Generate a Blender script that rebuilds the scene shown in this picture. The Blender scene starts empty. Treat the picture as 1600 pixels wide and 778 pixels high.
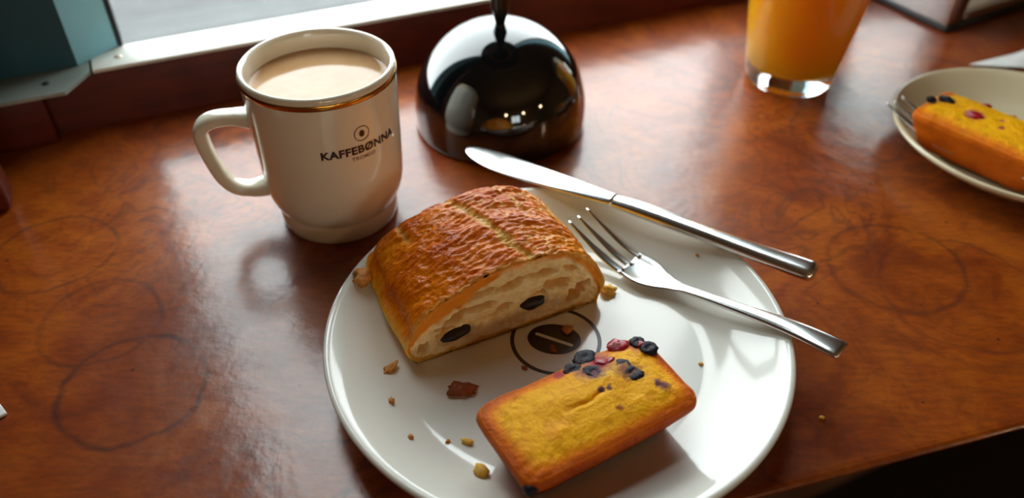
import bpy, bmesh, math, random
from mathutils import Vector, Matrix, noise

random.seed(7)
sc = bpy.context.scene
col = sc.collection
R = math.radians

# ---------------------------------------------------------------- camera
cd = bpy.data.cameras.new('camera')
cam = bpy.data.objects.new('camera', cd)
col.objects.link(cam)
cd.sensor_width = 36.0
cd.lens = 28.125
cd.clip_start = 0.01
cd.clip_end = 100
PITCH, ROLL = R(40.64), R(0.45)
fwd = Vector((0, math.cos(PITCH), -math.sin(PITCH)))
r0 = Vector((1, 0, 0)); u0 = r0.cross(fwd)
rt = r0 * math.cos(ROLL) + u0 * math.sin(ROLL)
up = -r0 * math.sin(ROLL) + u0 * math.cos(ROLL)
m4 = Matrix((rt, up, -fwd)).transposed().to_4x4()
m4.translation = Vector((0, 0, 0.2709))
cam.matrix_world = m4
cd.dof.use_dof = True
cd.dof.focus_distance = 0.345
cd.dof.aperture_fstop = 5.6
sc.camera = cam

# ---------------------------------------------------------------- window-wall frame
WA = R(24.6)
T = Vector((math.cos(WA), math.sin(WA), 0)); N = Vector((-math.sin(WA), math.cos(WA), 0))
def W(t, n, z): return T * t + N * n + Vector((0, 0, z))
WIN_T0, WIN_T1, WIN_Z0, WIN_Z1 = -0.0315, 0.50, 0.0365, 1.25

# ---------------------------------------------------------------- sky and exposure
w = bpy.data.worlds.new('overcast_sky'); sc.world = w; w.use_nodes = True
bg = w.node_tree.nodes['Background']
bg.inputs[0].default_value = (0.93, 0.98, 1.0, 1)
bg.inputs[1].default_value = 7.6
W2_T0, W2_T1, W2_Z0, W2_Z1 = -0.60, 0.30, 0.30, 1.05        # unseen second window, added in the far wall for frontal fill
def portal(t0, t1, z0, z1, n, sgn):
    pl = bpy.data.lights.new('window_portal', 'AREA'); pl.shape = 'RECTANGLE'
    pl.size = t1 - t0; pl.size_y = z1 - z0
    pl.cycles.is_portal = True
    po = bpy.data.objects.new('window_portal', pl); col.objects.link(po)
    pm = Matrix((T * sgn, Vector((0, 0, 1)), N * sgn)).transposed().to_4x4()     # light looks along its -Z
    pm.translation = W((t0 + t1) / 2, n, (z0 + z1) / 2)
    po.matrix_world = pm
portal(WIN_T0, WIN_T1, WIN_Z0, WIN_Z1, 0.545, 1)
portal(W2_T0, W2_T1, W2_Z0, W2_Z1, -4.16, -1)
vs = sc.view_settings
vs.view_transform = 'Standard'; vs.look = 'None'; vs.exposure = 0.0; vs.gamma = 1.0
vs.use_curve_mapping = False

# ---------------------------------------------------------------- helpers
def s2l(r, g, b):
    f = lambda c: (c / 255 / 12.92) if c / 255 <= 0.04045 else ((c / 255 + 0.055) / 1.055) ** 2.4
    return (f(r), f(g), f(b), 1.0)

class NT:
    def __init__(s, name):
        s.m = bpy.data.materials.new(name); s.m.use_nodes = True
        s.t = s.m.node_tree; s.b = s.t.nodes['Principled BSDF']; s.out = s.t.nodes['Material Output']
    def n(s, typ, ins=None, **kw):
        nd = s.t.nodes.new(typ)
        for k, v in kw.items(): setattr(nd, k, v)
        for k, v in (ins or {}).items(): s.set(nd, k, v)
        return nd
    def set(s, nd, k, v):
        if isinstance(v, bpy.types.NodeSocket): s.t.links.new(v, nd.inputs[k])
        else: nd.inputs[k].default_value = v
    def p(s, **kw):
        for k, v in kw.items(): s.set(s.b, k.replace('_', ' '), v)
    def math(s, op, a, b=0.0, clamp=False):
        nd = s.n('ShaderNodeMath', operation=op, use_clamp=clamp); s.set(nd, 0, a); s.set(nd, 1, b); return nd.outputs[0]
    def noise(s, vec, scale, detail=4, rough=0.55, dist=0.0):
        return s.n('ShaderNodeTexNoise', {'Vector': vec, 'Scale': scale, 'Detail': detail, 'Roughness': rough, 'Distortion': dist}).outputs['Fac']
    def ramp(s, fac, stops):
        nd = s.n('ShaderNodeValToRGB'); cr = nd.color_ramp
        while len(cr.elements) < len(stops): cr.elements.new(0.5)
        for e, (p, c) in zip(cr.elements, stops):
            e.position = p; e.color = c if not isinstance(c, float) else (c, c, c, 1)
        s.set(nd, 'Fac', fac); return nd.outputs['Color']
    def mix(s, fac, a, b, mode='MIX'):
        nd = s.n('ShaderNodeMix', data_type='RGBA', blend_type=mode)
        s.set(nd, 0, fac); s.set(nd, 6, a); s.set(nd, 7, b); return nd.outputs[2]
    def obj(s): return s.n('ShaderNodeTexCoord').outputs['Object']
    def mapped(s, vec, scale=(1, 1, 1), rot=(0, 0, 0), loc=(0, 0, 0)):
        return s.n('ShaderNodeMapping', {'Vector': vec, 'Scale': scale, 'Rotation': rot, 'Location': loc}).outputs[0]
    def bump(s, h, dist, strength=1.0):
        nd = s.n('ShaderNodeBump', {'Height': h, 'Distance': dist, 'Strength': strength}); s.set(s.b, 'Normal', nd.outputs[0]); return nd
    def attr(s, name): return s.n('ShaderNodeAttribute', attribute_name=name)

def simple(name, c, rough=0.5, metal=0.0, nscale=0, namp=0.12, **kw):
    k = NT(name)
    if nscale:
        f = k.noise(k.obj(), nscale)
        a = tuple(x * (1 - namp) for x in c[:3]) + (1,); b = tuple(min(1, x * (1 + namp)) for x in c[:3]) + (1,)
        k.p(Base_Color=k.ramp(f, [(0.3, a), (0.7, b)]))
    else: k.p(Base_Color=c)
    k.p(Roughness=rough, Metallic=metal, **kw)
    return k.m

def link(o, parent=None):
    col.objects.link(o)
    if parent: o.parent = parent
    return o

def mk(name, verts, faces, m, parent=None, smooth=True, loc=None):
    me = bpy.data.meshes.new(name); me.from_pydata([tuple(v) for v in verts], [], faces); me.update()
    if smooth: me.polygons.foreach_set('use_smooth', [True] * len(me.polygons))
    me.materials.append(m)
    o = bpy.data.objects.new(name, me)
    if loc is not None: o.location = loc
    return link(o, parent)

def fix_normals(o):
    bm = bmesh.new(); bm.from_mesh(o.data); bmesh.ops.recalc_face_normals(bm, faces=bm.faces); bm.to_mesh(o.data); bm.free()
    return o

def tag(o, label, cat, group=None, kind=None):
    o['label'] = label; o['category'] = cat
    if group: o['group'] = group
    if kind: o['kind'] = kind
    return o

def struct(o, label=None):
    o['kind'] = 'structure'
    if label: o['label'] = label
    return o

def empty(name, loc, rot=(0, 0, 0)):
    e = bpy.data.objects.new(name, None); e.empty_display_size = 0.02
    e.location = loc; e.rotation_euler = rot
    return link(e)

def lathe(prof, segs=96, closed=False):
    V, F = [], []
    n = len(prof)
    idx = []
    for (r, z) in prof:
        if r < 1e-7: idx.append([len(V)]); V.append((0, 0, z))
        else:
            idx.append(list(range(len(V), len(V) + segs)))
            V += [(r * math.cos(2 * math.pi * k / segs), r * math.sin(2 * math.pi * k / segs), z) for k in range(segs)]
    rng = range(n) if closed else range(n - 1)
    for i in rng:
        a, b = idx[i], idx[(i + 1) % n]
        for k in range(segs):
            k2 = (k + 1) % segs
            if len(a) == 1 and len(b) == 1: continue
            if len(a) == 1: F.append((a[0], b[k2], b[k]))
            elif len(b) == 1: F.append((a[k], a[k2], b[0]))
            else: F.append((a[k], a[k2], b[k2], b[k]))
    return V, F

def spline(pts, n):
    """Catmull-Rom through tuples, resampled by arc length to n points."""
    P = [Vector(p) for p in pts]; P = [P[0] * 2 - P[1]] + P + [P[-1] * 2 - P[-2]]
    D = []
    for i in range(1, len(P) - 2):
        for k in range(24):
            t = k / 24
            a, b, c, d = P[i - 1], P[i], P[i + 1], P[i + 2]
            D.append(0.5 * ((2 * b) + (c - a) * t + (2 * a - 5 * b + 4 * c - d) * t * t + (3 * b - a - 3 * c + d) * t ** 3))
    D.append(P[-2])
    L = [0]
    for i in range(1, len(D)): L.append(L[-1] + (D[i] - D[i - 1]).length)
    out = []; j = 0
    for k in range(n):
        s = L[-1] * k / (n - 1)
        while j < len(L) - 2 and L[j + 1] < s: j += 1
        f = (s - L[j]) / max(1e-12, L[j + 1] - L[j]); out.append(D[j].lerp(D[j + 1], min(1, max(0, f))))
    return out

def box_vf(x0, x1, y0, y1, z0, z1):
    V = [(x, y, z) for z in (z0, z1) for y in (y0, y1) for x in (x0, x1)]
    return V, [(0, 2, 3, 1), (4, 5, 7, 6), (0, 1, 5, 4), (2, 6, 7, 3), (0, 4, 6, 2), (1, 3, 7, 5)]

def bevel(o, w, seg=3):
    bm = bmesh.new(); bm.from_mesh(o.data)
    bmesh.ops.recalc_face_normals(bm, faces=bm.faces)
    bmesh.ops.bevel(bm, geom=bm.edges[:], offset=w, segments=seg, profile=0.5, affect='EDGES')
    bm.to_mesh(o.data); bm.free()
    o.data.polygons.foreach_set('use_smooth', [True] * len(o.data.polygons))
    return o

def wbox(name, t0, t1, n0, n1, z0, z1, m, parent=None, bev=0):
    V, F = box_vf(t0, t1, n0, n1, z0, z1)
    o = mk(name, [W(*v) for v in V], F, m, parent, smooth=False)
    if bev: bevel(o, bev)
    return o

def blob(name, rx, ry, rz, m, parent=None, loc=(0, 0, 0), amp=0.2, freq=1.6, seed=0, sub=2, flat=False, rot=0.0):
    bm = bmesh.new(); bmesh.ops.create_icosphere(bm, subdivisions=sub, radius=1)
    c, s = math.cos(rot), math.sin(rot)
    for v in bm.verts:
        k = 1 + amp * noise.noise(v.co * freq + Vector((seed * 7.3, seed * 1.7, seed * 3.1)))
        p = v.co * k
        x, y, z = p.x * rx, p.y * ry, p.z * rz
        v.co = (c * x - s * y, s * x + c * y, z)
    me = bpy.data.meshes.new(name); bm.to_mesh(me); bm.free()
    me.polygons.foreach_set('use_smooth', [not flat] * len(me.polygons))
    me.materials.append(m)
    o = bpy.data.objects.new(name, me); o.location = loc
    return link(o, parent)

def fattr(o, name, vals):
    a = o.data.attributes.new(name, 'FLOAT', 'POINT'); a.data.foreach_set('value', vals)

def sm(a, b, x):
    t = min(1, max(0, (x - a) / (b - a))); return t * t * (3 - 2 * t)

# ---------------------------------------------------------------- materials
def wood_counter():
    k = NT('lacquered_burl_wood'); co = k.obj()
    big = k.noise(co, 5.0, 3, 0.5, 0.6)
    mid = k.noise(co, 22.0, 6, 0.6, 1.2)
    fine = k.noise(k.mapped(co, (1, 3.5, 1), (0, 0, R(20))), 120, 5, 0.65)
    base = k.ramp(mid, [(0.25, s2l(106, 36, 0)), (0.48, s2l(154, 70, 2)), (0.66, s2l(178, 90, 6)), (0.85, s2l(132, 52, 2))])
    base = k.mix(k.ramp(big, [(0.35, 0.0), (0.7, 0.75)]), base, s2l(108, 32, 6))
    # growth lines of the burl: thin contours of a warped noise field
    fld = k.noise(co, 13.0, 2.5, 0.5, 2.2)
    ln = k.math('ABSOLUTE', k.math('SUBTRACT', k.math('FRACT', k.math('MULTIPLY', fld, 7.0)), 0.5))
    line = k.ramp(ln, [(0.0, 1.0), (0.08, 0.6), (0.24, 0.0)])
    msk = k.ramp(k.noise(co, 7.0, 2, 0.5), [(0.42, 0.0), (0.62, 1.0)])
    lm = k.math('MULTIPLY', line, k.math('MULTIPLY', msk, 0.5))
    base = k.mix(lm, base, s2l(58, 30, 24))
    base = k.mix(k.ramp(fine, [(0.35, 0.35), (0.6, 0.0)]), base, s2l(78, 34, 14))
    # cup and plate rings left in the lacquer
    sep = k.n('ShaderNodeSeparateXYZ', {0: co})
    wob = k.math('MULTIPLY', k.math('SUBTRACT', k.noise(co, 26, 3), 0.5), 0.012)
    acc = None
    for (x, y, r, wd, st) in [(-.163, .222, .0305, .0022, .75), (-.193, .262, .028, .0022, .6), (.196, .304, .034, .0022, .55),
                              (.222, .285, .040, .002, .4), (.275, .56, .030, .0025, .6), (.092, .442, .03, .002, .4), (-.235, .31, .03, .002, .5),
                              (.30, .51, .022, .003, .6), (.21, .43, .035, .002, .35), (-.03, .17, .033, .002, .4), (.11, .40, .04, .0016, .3)]:
        dx = k.math('SUBTRACT', sep.outputs[0], x); dy = k.math('SUBTRACT', sep.outputs[1], y)
        d = k.math('SQRT', k.math('ADD', k.math('MULTIPLY', dx, dx), k.math('MULTIPLY', dy, dy)))
        d = k.math('ABSOLUTE', k.math('SUBTRACT', k.math('ADD', d, wob), r))
        g = k.math('MULTIPLY', k.math('SUBTRACT', 1.0, k.math('DIVIDE', d, wd), True), st)
        acc = g if acc is None else k.math('MAXIMUM', acc, g)
    acc = k.math('MULTIPLY', acc, k.ramp(k.noise(co, 35, 3), [(0.3, 0.25), (0.6, 1.0)]))
    base = k.mix(acc, base, s2l(52, 26, 22))
    sp = k.ramp(k.n('ShaderNodeTexVoronoi', {'Vector': co, 'Scale': 60.0, 'Randomness': 1.0}).outputs['Distance'], [(0.03, 0.8), (0.07, 0.0)])
    base = k.mix(sp, base, s2l(50, 22, 14))
    k.p(Base_Color=base, Roughness=0.55, Specular_IOR_Level=0.1, Coat_Weight=1.0, Coat_IOR=1.55)
    rr = k.ramp(k.noise(co, 30, 5, 0.6), [(0.3, 0.17), (0.7, 0.26)])
    k.p(Coat_Roughness=rr)
    bh = k.math('ADD', k.math('MULTIPLY', k.noise(co, 90, 3), 1.0), k.math('MULTIPLY', k.noise(co, 14, 2), 3.0))
    bn = k.n('ShaderNodeBump', {'Height': bh, 'Distance': 0.0004, 'Strength': 0.6})
    k.set(k.b, 'Coat Normal', bn.outputs[0]); k.set(k.b, 'Normal', bn.outputs[0])
    return k.m

def riser_wood():
    k = NT('dark_red_wood'); co = k.obj()
    f = k.noise(k.mapped(co, (1, 1, 6), (0, 0, -WA)), 14, 5, 0.6, 0.8)
    k.p(Base_Color=k.ramp(f, [(0.3, s2l(70, 20, 4)), (0.7, s2l(98, 32, 8))]), Roughness=0.5, Specular_IOR_Level=0.25, Coat_Weight=0.12, Coat_Roughness=0.3)
    return k.m

M = {}
M['counter'] = wood_counter()
M['riser'] = riser_wood()
M['white_metal'] = simple('worn_white_paint', s2l(225, 224, 214), 0.4, nscale=60, namp=0.08)
M['screw'] = simple('screw_steel', s2l(196, 178, 160), 0.45, 0.4)
M['dark_teal'] = simple('dark_teal_paint', s2l(18, 74, 86), 0.5, nscale=8)  # shade of the post's room-side face is mixed into this teal
M['teal'] = simple('teal_paint', s2l(128, 186, 200), 0.45, nscale=8)  # teal lightened for window light on the reveal; other frame parts share it
M['grey_plate'] = simple('grey_metal_plate', s2l(150, 158, 150), 0.4, 0.3, nscale=30)
M['black_rubber'] = simple('black_rubber', s2l(22, 30, 32), 0.6)
M['plaster'] = simple('warm_plaster', s2l(190, 162, 124), 0.9, nscale=4)
M['wall_dark'] = simple('dark_wall_paint', s2l(110, 74, 48), 0.8, nscale=4)
M['floorwood'] = simple('dark_floor', s2l(34, 25, 20), 0.6, nscale=6)
k = NT('street_asphalt'); f = k.noise(k.obj(), 9, 8, 0.7)
k.p(Base_Color=k.ramp(f, [(0.3, s2l(58, 59, 60)), (0.7, s2l(72, 73, 74))]), Roughness=0.9); k.bump(f, 0.01); M['street'] = k.m
M['porcelain'] = simple('white_porcelain', s2l(232, 230, 220), 0.12, Coat_Weight=0.5, Coat_Roughness=0.04, Subsurface_Weight=0.0)
M['cream_china'] = simple('cream_china', s2l(226, 214, 178), 0.15, Coat_Weight=0.5, Coat_Roughness=0.05)
M['mug_china'] = simple('mug_stoneware', s2l(234, 226, 206), 0.1, Coat_Weight=0.6, Coat_Roughness=0.03)
M['gold'] = simple('gold_lustre', s2l(206, 148, 58), 0.22, 1.0)
M['print'] = simple('dark_brown_print', s2l(52, 22, 16), 0.3)
M['print_light'] = simple('light_brown_print', s2l(128, 84, 52), 0.35)
M['black_gloss'] = simple('black_enamel', s2l(10, 11, 13), 0.06, Coat_Weight=1.0, Coat_Roughness=0.02)
M['black_pole'] = simple('black_pole', s2l(14, 13, 13), 0.25)
M['brass'] = simple('brass', s2l(190, 130, 60), 0.3, 1.0)
k = NT('lit_opal_globe'); k.p(Base_Color=s2l(240, 225, 200), Emission_Color=(1.0, 0.72, 0.42, 1), Emission_Strength=66.0); M['globe'] = k.m  # glow of the added fill lamps
M['copper_paint'] = simple('copper_paint', s2l(222, 150, 70), 0.5, 0.3)
M['bulb'] = simple('frosted_bulb', s2l(230, 220, 200), 0.4)
k = NT('stainless_steel'); f = k.noise(k.mapped(k.obj(), (1, 14, 14)), 90, 4)
k.p(Base_Color=(0.84, 0.83, 0.81, 1), Metallic=1.0, Roughness=k.ramp(f, [(0.3, 0.20), (0.7, 0.23)])); M['steel'] = k.m
M['chrome'] = simple('chrome', (0.72, 0.70, 0.68, 1), 0.14, 1.0)
M['black_plastic'] = simple('black_plastic', s2l(16, 15, 15), 0.5)
M['paper'] = simple('white_paper', s2l(228, 228, 224), 0.85, nscale=120, namp=0.04)
M['choc'] = simple('dark_chocolate', s2l(34, 20, 18), 0.45, nscale=400, namp=0.4)
k = NT('latte'); f = k.noise(k.obj(), 60, 3)
k.p(Base_Color=k.ramp(f, [(0.35, s2l(196, 150, 104)), (0.7, s2l(208, 166, 122))]), Roughness=0.08, IOR=1.45); M['latte'] = k.m
k = NT('orange_juice')
k.p(Base_Color=s2l(255, 184, 10), Roughness=0.25, Subsurface_Weight=1.0, Subsurface_Radius=(1.0, 0.5, 0.06), Subsurface_Scale=0.07); M['juice'] = k.m
k = NT('clear_glass'); k.p(Base_Color=(1, 1, 1, 1), Roughness=0.0, Transmission_Weight=1.0, IOR=1.5); M['glass'] = k.m
k = NT('window_glass')
tr = k.n('ShaderNodeBsdfTransparent', {0: (0.96, 0.985, 0.98, 1)}); gl = k.n('ShaderNodeBsdfGlossy', {'Roughness': 0.02})
lw = k.n('ShaderNodeLayerWeight', {'Blend': 0.5}); mx = k.n('ShaderNodeMixShader')
fr = k.math('ADD', k.math('MULTIPLY', k.math('POWER', lw.outputs['Facing'], 5.0), 0.95), 0.04)
k.t.links.new(fr, mx.inputs[0]); k.t.links.new(tr.outputs[0], mx.inputs[1]); k.t.links.new(gl.outputs[0], mx.inputs[2])
k.t.links.new(mx.outputs[0], k.out.inputs[0]); M['pane'] = k.m

def crust_mat():
    k = NT('baked_crust'); co = k.obj(); a = k.attr('toast').outputs['Fac']; pale = k.attr('pale').outputs['Fac']
    f = k.noise(co, 160, 5, 0.65)
    v = k.math('ADD', a, k.math('MULTIPLY', k.math('SUBTRACT', f, 0.5), 0.5))
    c = k.ramp(v, [(0.05, s2l(255, 196, 48)), (0.35, s2l(252, 166, 4)), (0.7, s2l(240, 128, 0)), (1.0, s2l(202, 88, 0))])
    c = k.mix(pale, c, s2l(238, 190, 96))
    k.p(Base_Color=c, Roughness=k.ramp(f, [(0.3, 0.28), (0.7, 0.5)]), Specular_IOR_Level=0.05, Coat_Weight=0.3, Coat_Roughness=0.09, Subsurface_Weight=0.15, Subsurface_Radius=(1, .5, .2), Subsurface_Scale=0.003)
    h = k.math('ADD', k.noise(k.mapped(co, (1, 1, 1)), 500, 4, 0.6), k.math('MULTIPLY', f, 2.0))
    k.bump(h, 0.0009, 1.0)
    return k.m
def crumb_mat():
    k = NT('pastry_crumb'); co = k.obj(); e = k.attr('edge').outputs['Fac']; cv = k.attr('cav').outputs['Fac']
    f = k.noise(co, 260, 5, 0.6)
    c = k.ramp(f, [(0.3, s2l(240, 200, 128)), (0.55, s2l(252, 224, 164)), (0.8, s2l(255, 240, 196))])
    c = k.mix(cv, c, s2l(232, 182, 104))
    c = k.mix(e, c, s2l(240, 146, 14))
    k.p(Base_Color=c, Roughness=0.75, Subsurface_Weight=0.12, Subsurface_Radius=(1, .7, .4), Subsurface_Scale=0.004)
    k.bump(k.noise(co, 700, 4, 0.7), 0.0006, 0.8)
    return k.m
def cake_mat(name, stains):
    k = NT(name); co = k.obj(); t = k.attr('toast').outputs['Fac']
    f = k.noise(co, 240, 5, 0.6); g = k.noise(co, 45, 4, 0.6)
    v = k.math('ADD', t, k.math('MULTIPLY', k.math('SUBTRACT', g, 0.5), 0.45))
    c = k.ramp(v, [(0.0, s2l(255, 182, 0)), (0.25, s2l(252, 160, 0)), (0.5, s2l(232, 116, 0)), (0.78, s2l(176, 70, 2)), (1.0, s2l(126, 46, 6))])
    c = k.mix(k.ramp(f, [(0.3, 0.5), (0.52, 0.0)]), c, s2l(196, 104, 4))
    wob = k.math('MULTIPLY', k.math('SUBTRACT', k.noise(co, 260, 3), 0.5), 0.006)
    for (x, y, r, cc, st) in stains:
        d = k.n('ShaderNodeVectorMath', {0: k.mapped(co, (1, 1, 0)), 1: (x, y, 0)}, operation='DISTANCE').outputs['Value']
        q = k.math('DIVIDE', k.math('ADD', d, wob), r)
        c = k.mix(k.math('MULTIPLY', k.ramp(q, [(0.45, 1.0), (1.0, 0.0)]), st), c, cc)
    k.p(Base_Color=c, Roughness=0.6, Specular_IOR_Level=0.15, Coat_Weight=0.06, Coat_Roughness=0.35, Subsurface_Weight=0.2, Subsurface_Radius=(1, .6, .2), Subsurface_Scale=0.004)
    k.bump(k.math('ADD', f, k.math('MULTIPLY', k.noise(co, 900, 3), 0.6)), 0.0010, 0.9)
    return k.m
M['crust'] = crust_mat(); M['crumb'] = crumb_mat()
k = NT('blueberry_skin'); f = k.noise(k.obj(), 500, 4)
k.p(Base_Color=k.ramp(f, [(0.3, s2l(10, 7, 14)), (0.7, s2l(34, 26, 40))]), Roughness=0.5, Specular_IOR_Level=0.25); k.bump(f, 0.0006); M['berry'] = k.m
k = NT('raspberry_flesh'); f = k.noise(k.obj(), 420, 4)
k.p(Base_Color=k.ramp(f, [(0.3, s2l(120, 8, 20)), (0.7, s2l(190, 24, 40))]), Roughness=0.3); k.bump(f, 0.0006); M['red'] = k.m
M['flake'] = simple('pastry_flake', s2l(206, 132, 46), 0.6, nscale=300, namp=0.35)
M['flake_dark'] = simple('pastry_flake_toasted', s2l(150, 70, 20), 0.5, nscale=300, namp=0.35)
M['flake_pale'] = simple('pastry_flake_pale', s2l(238, 178, 64), 0.6, nscale=300, namp=0.25)

# ================================================================ the room
RZ0, RZ1 = -1.0, 1.7
def wquad(name, pts, m):
    return struct(mk(name, [W(*p) for p in pts], [(0, 1, 2, 3)], m, smooth=False))
struct(wbox('floor', -3.2, 3.6, -4.2, 0.62, RZ0 - 0.1, RZ0, M['floorwood']))
struct(wbox('ceiling', -3.2, 3.6, -4.2, 0.62, RZ1, RZ1 + 0.1, M['plaster']))
struct(wbox('wall_left', -3.2, -3.1, -4.2, 0.62, RZ0, RZ1, M['plaster']))
struct(wbox('wall_right', 3.5, 3.6, -4.2, 0.62, RZ0, RZ1, M['plaster']))
for b in ((-3.1, W2_T0, RZ0, RZ1), (W2_T1, 3.5, RZ0, RZ1), (W2_T0, W2_T1, RZ0, W2_Z0), (W2_T0, W2_T1, W2_Z1, RZ1)):
    struct(wbox('wall_front', b[0], b[1], -4.2, -4.1, b[2], b[3], M['plaster']))
# window wall, in the pieces around the opening
struct(wbox('wall_back', -3.1, 3.5, 0.505, 0.60, RZ0, -0.05, M['wall_dark']))
struct(wbox('wall_back', -3.1, -0.26, 0.505, 0.60, -0.05, RZ1, M['wall_dark']))
struct(wbox('wall_back', WIN_T1, 3.5, 0.505, 0.60, -0.05, RZ1, M['wall_dark']))
struct(wbox('wall_back', -0.26, WIN_T1, 0.505, 0.60, WIN_Z1, RZ1, M['wall_dark']))
# riser board between counter and sill
struct(wbox('trim_1', -0.26, WIN_T1, 0.5005, 0.530, -0.05, 0.0345, M['riser'], bev=0.0008))
# window sill strip of worn white metal with screws
sill = struct(wbox('trim_2', -0.050, WIN_T1, 0.5015, 0.530, 0.0345, 0.0368, M['white_metal'], bev=0.0004))
def screw(t, n, z, parent):
    V, F = lathe([(0, 0.0009), (0.0013, 0.0008), (0.0024, 0.0002), (0.0025, -0.0002)], 20)
    return mk('screw', V, F, M['screw'], parent, loc=W(t, n, z))
for t, n in ((-0.0344, 0.5139), (0.0502, 0.5154), (0.0995, 0.5199), (0.1538, 0.5189), (0.235, 0.516), (0.32, 0.517), (0.405, 0.516), (0.49, 0.517)):
    screw(t, n, 0.0368, sill)
# grey plate under the post, with the mitred corner
pv = [(-0.26, 0.4825), (-0.0655, 0.4805), (-0.0515, 0.5015), (-0.0515, 0.53), (-0.26, 0.53)]
V = [W(t, n, z) for z in (0.0345, 0.0366) for t, n in pv]
plate_l = struct(mk('trim_3', V, [(4, 3, 2, 1, 0), (5, 6, 7, 8, 9)] + [(i, (i + 1) % 5, (i + 1) % 5 + 5, i + 5) for i in range(5)], M['grey_plate'], smooth=False))
screw(-0.0755, 0.4955, 0.0366, plate_l).data.materials[0] = M['black_rubber']
# bracket block that carries the plate
struct(wbox('trim_4', -0.26, -0.080, 0.490, 0.5003, 0.0, 0.0345, M['riser'], bev=0.001))
# the window: painted post with a splayed reveal, rubber seal, pane, other frame members
win = struct(empty('window_1', W(0.28, 0.535, WIN_Z0)))
def wchild(name, V, F, m):
    o = mk(name, [Vector(v) - win.location for v in V], F, m, win, smooth=False); return o
def prism(name, outline, z0, z1, m):
    n = len(outline); V = [W(t, nn, z) for z in (z0, z1) for t, nn in outline]
    return fix_normals(wchild(name, V, [tuple(range(n))[::-1], tuple(range(n, 2 * n))] + [(i, (i + 1) % n, (i + 1) % n + n, i + n) for i in range(n)], m))
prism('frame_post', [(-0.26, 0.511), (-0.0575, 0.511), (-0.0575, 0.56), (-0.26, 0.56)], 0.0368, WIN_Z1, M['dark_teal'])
prism('reveal_board', [(-0.0574, 0.5112), (-0.0335, 0.5285), (-0.0335, 0.56), (-0.0574, 0.56)], 0.0368, WIN_Z1, M['teal'])  # splayed side of the post, split off to carry the lit colour
prism('rubber_seal', [(-0.0335, 0.5288), (-0.0305, 0.5288), (-0.0305, 0.545), (-0.0335, 0.545)], 0.0369, WIN_Z1, M['black_rubber'])
prism('frame_post', [(WIN_T1 - 0.03, 0.52), (WIN_T1, 0.511), (WIN_T1, 0.56), (WIN_T1 - 0.03, 0.56)], 0.0368, WIN_Z1, M['teal'])
prism('frame_rail', [(-0.0335, 0.52), (WIN_T1 - 0.03, 0.52), (WIN_T1 - 0.03, 0.56), (-0.0335, 0.56)], WIN_Z1 - 0.03, WIN_Z1, M['teal'])
prism('pane', [(-0.032, 0.533), (WIN_T1 - 0.03, 0.533), (WIN_T1 - 0.03, 0.536), (-0.032, 0.536)], 0.030, WIN_Z1 - 0.03, M['pane'])
fill_win = struct(empty('window_2', W(-0.15, -4.15, W2_Z0)))  # added out of view as soft light from the front
def w2box(name, t0, t1, n0, n1, z0, z1, m):
    V, F = box_vf(t0, t1, n0, n1, z0, z1)
    return mk(name, [W(*v) - fill_win.location for v in V], F, m, fill_win, smooth=False)
for t0, t1, z0, z1 in ((W2_T0, W2_T0 + .05, W2_Z0, W2_Z1), (W2_T1 - .05, W2_T1, W2_Z0, W2_Z1), (W2_T0 + .05, W2_T1 - .05, W2_Z0, W2_Z0 + .05), (W2_T0 + .05, W2_T1 - .05, W2_Z1 - .05, W2_Z1), (-0.175, -0.125, W2_Z0 + .05, W2_Z1 - .05)):
    w2box('frame_bar', t0, t1, -4.18, -4.12, z0, z1, M['teal'])
w2box('pane', W2_T0 + .05, -0.175, -4.153, -4.15, W2_Z0 + .05, W2_Z1 - .05, M['pane'])
w2box('pane', -0.125, W2_T1 - .05, -4.153, -4.15, W2_Z0 + .05, W2_Z1 - .05, M['pane'])
struct(wbox('yard_ground', -14, 14, -24, -4.2, -1.15, -1.05, M['street']), 'grey paved yard outside the far window')
# outside sill and street
struct(wbox('trim_5', -0.26, WIN_T1, 0.5305, 0.60, -0.05, -0.02, M['street']))
st = struct(wbox('street_ground', -14, 14, 0.6, 24, -1.15, -1.05, M['street']), 'grey asphalt street seen through the window')
# wooden upright at the left end of the counter
lp = wbox('trim_6', -0.30, -0.1045, 0.4260, 0.448, 0.0, 0.42, M['riser'], bev=0.004); struct(lp)

# pendant lamps added unseen behind the camera to lift the shadows
def fill(t, n, label):
    p = W(t, n, 0.70)
    e = empty('pendant_lamp', p)
    V, F = lathe([(0, -0.06), (0.03, -0.052), (0.052, -0.03), (0.06, 0.0), (0.052, 0.03), (0.03, 0.052), (0.012, 0.06), (0, 0.06)], 32)
    mk('glass_globe', V, F, M['globe'], e)
    V, F = lathe([(0.012, 0.058), (0.014, 0.09), (0.004, 0.1), (0.003, RZ1 - 0.70)], 16); mk('cord', V, F, M['black_pole'], e)
    tag(e, label, 'lamp', 'pendant lamps over the room')
fill(-0.55, -2.1, 'round warm pendant lamp hanging over the left of the room')
fill(0.5, -2.3, 'round warm pendant lamp hanging over the middle of the room')
fill(1.6, -1.9, 'round warm pendant lamp hanging over the right of the room')

# ================================================================ counter
def front_y(x): return 0.2010 + (x - 0.2125) * 0.285
ctr = empty('counter', (0, 0, -0.04))
xs = [-2.2, 2.2]
edge = [(x, front_y(x)) for x in (-1.3, 1.6)]
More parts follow.
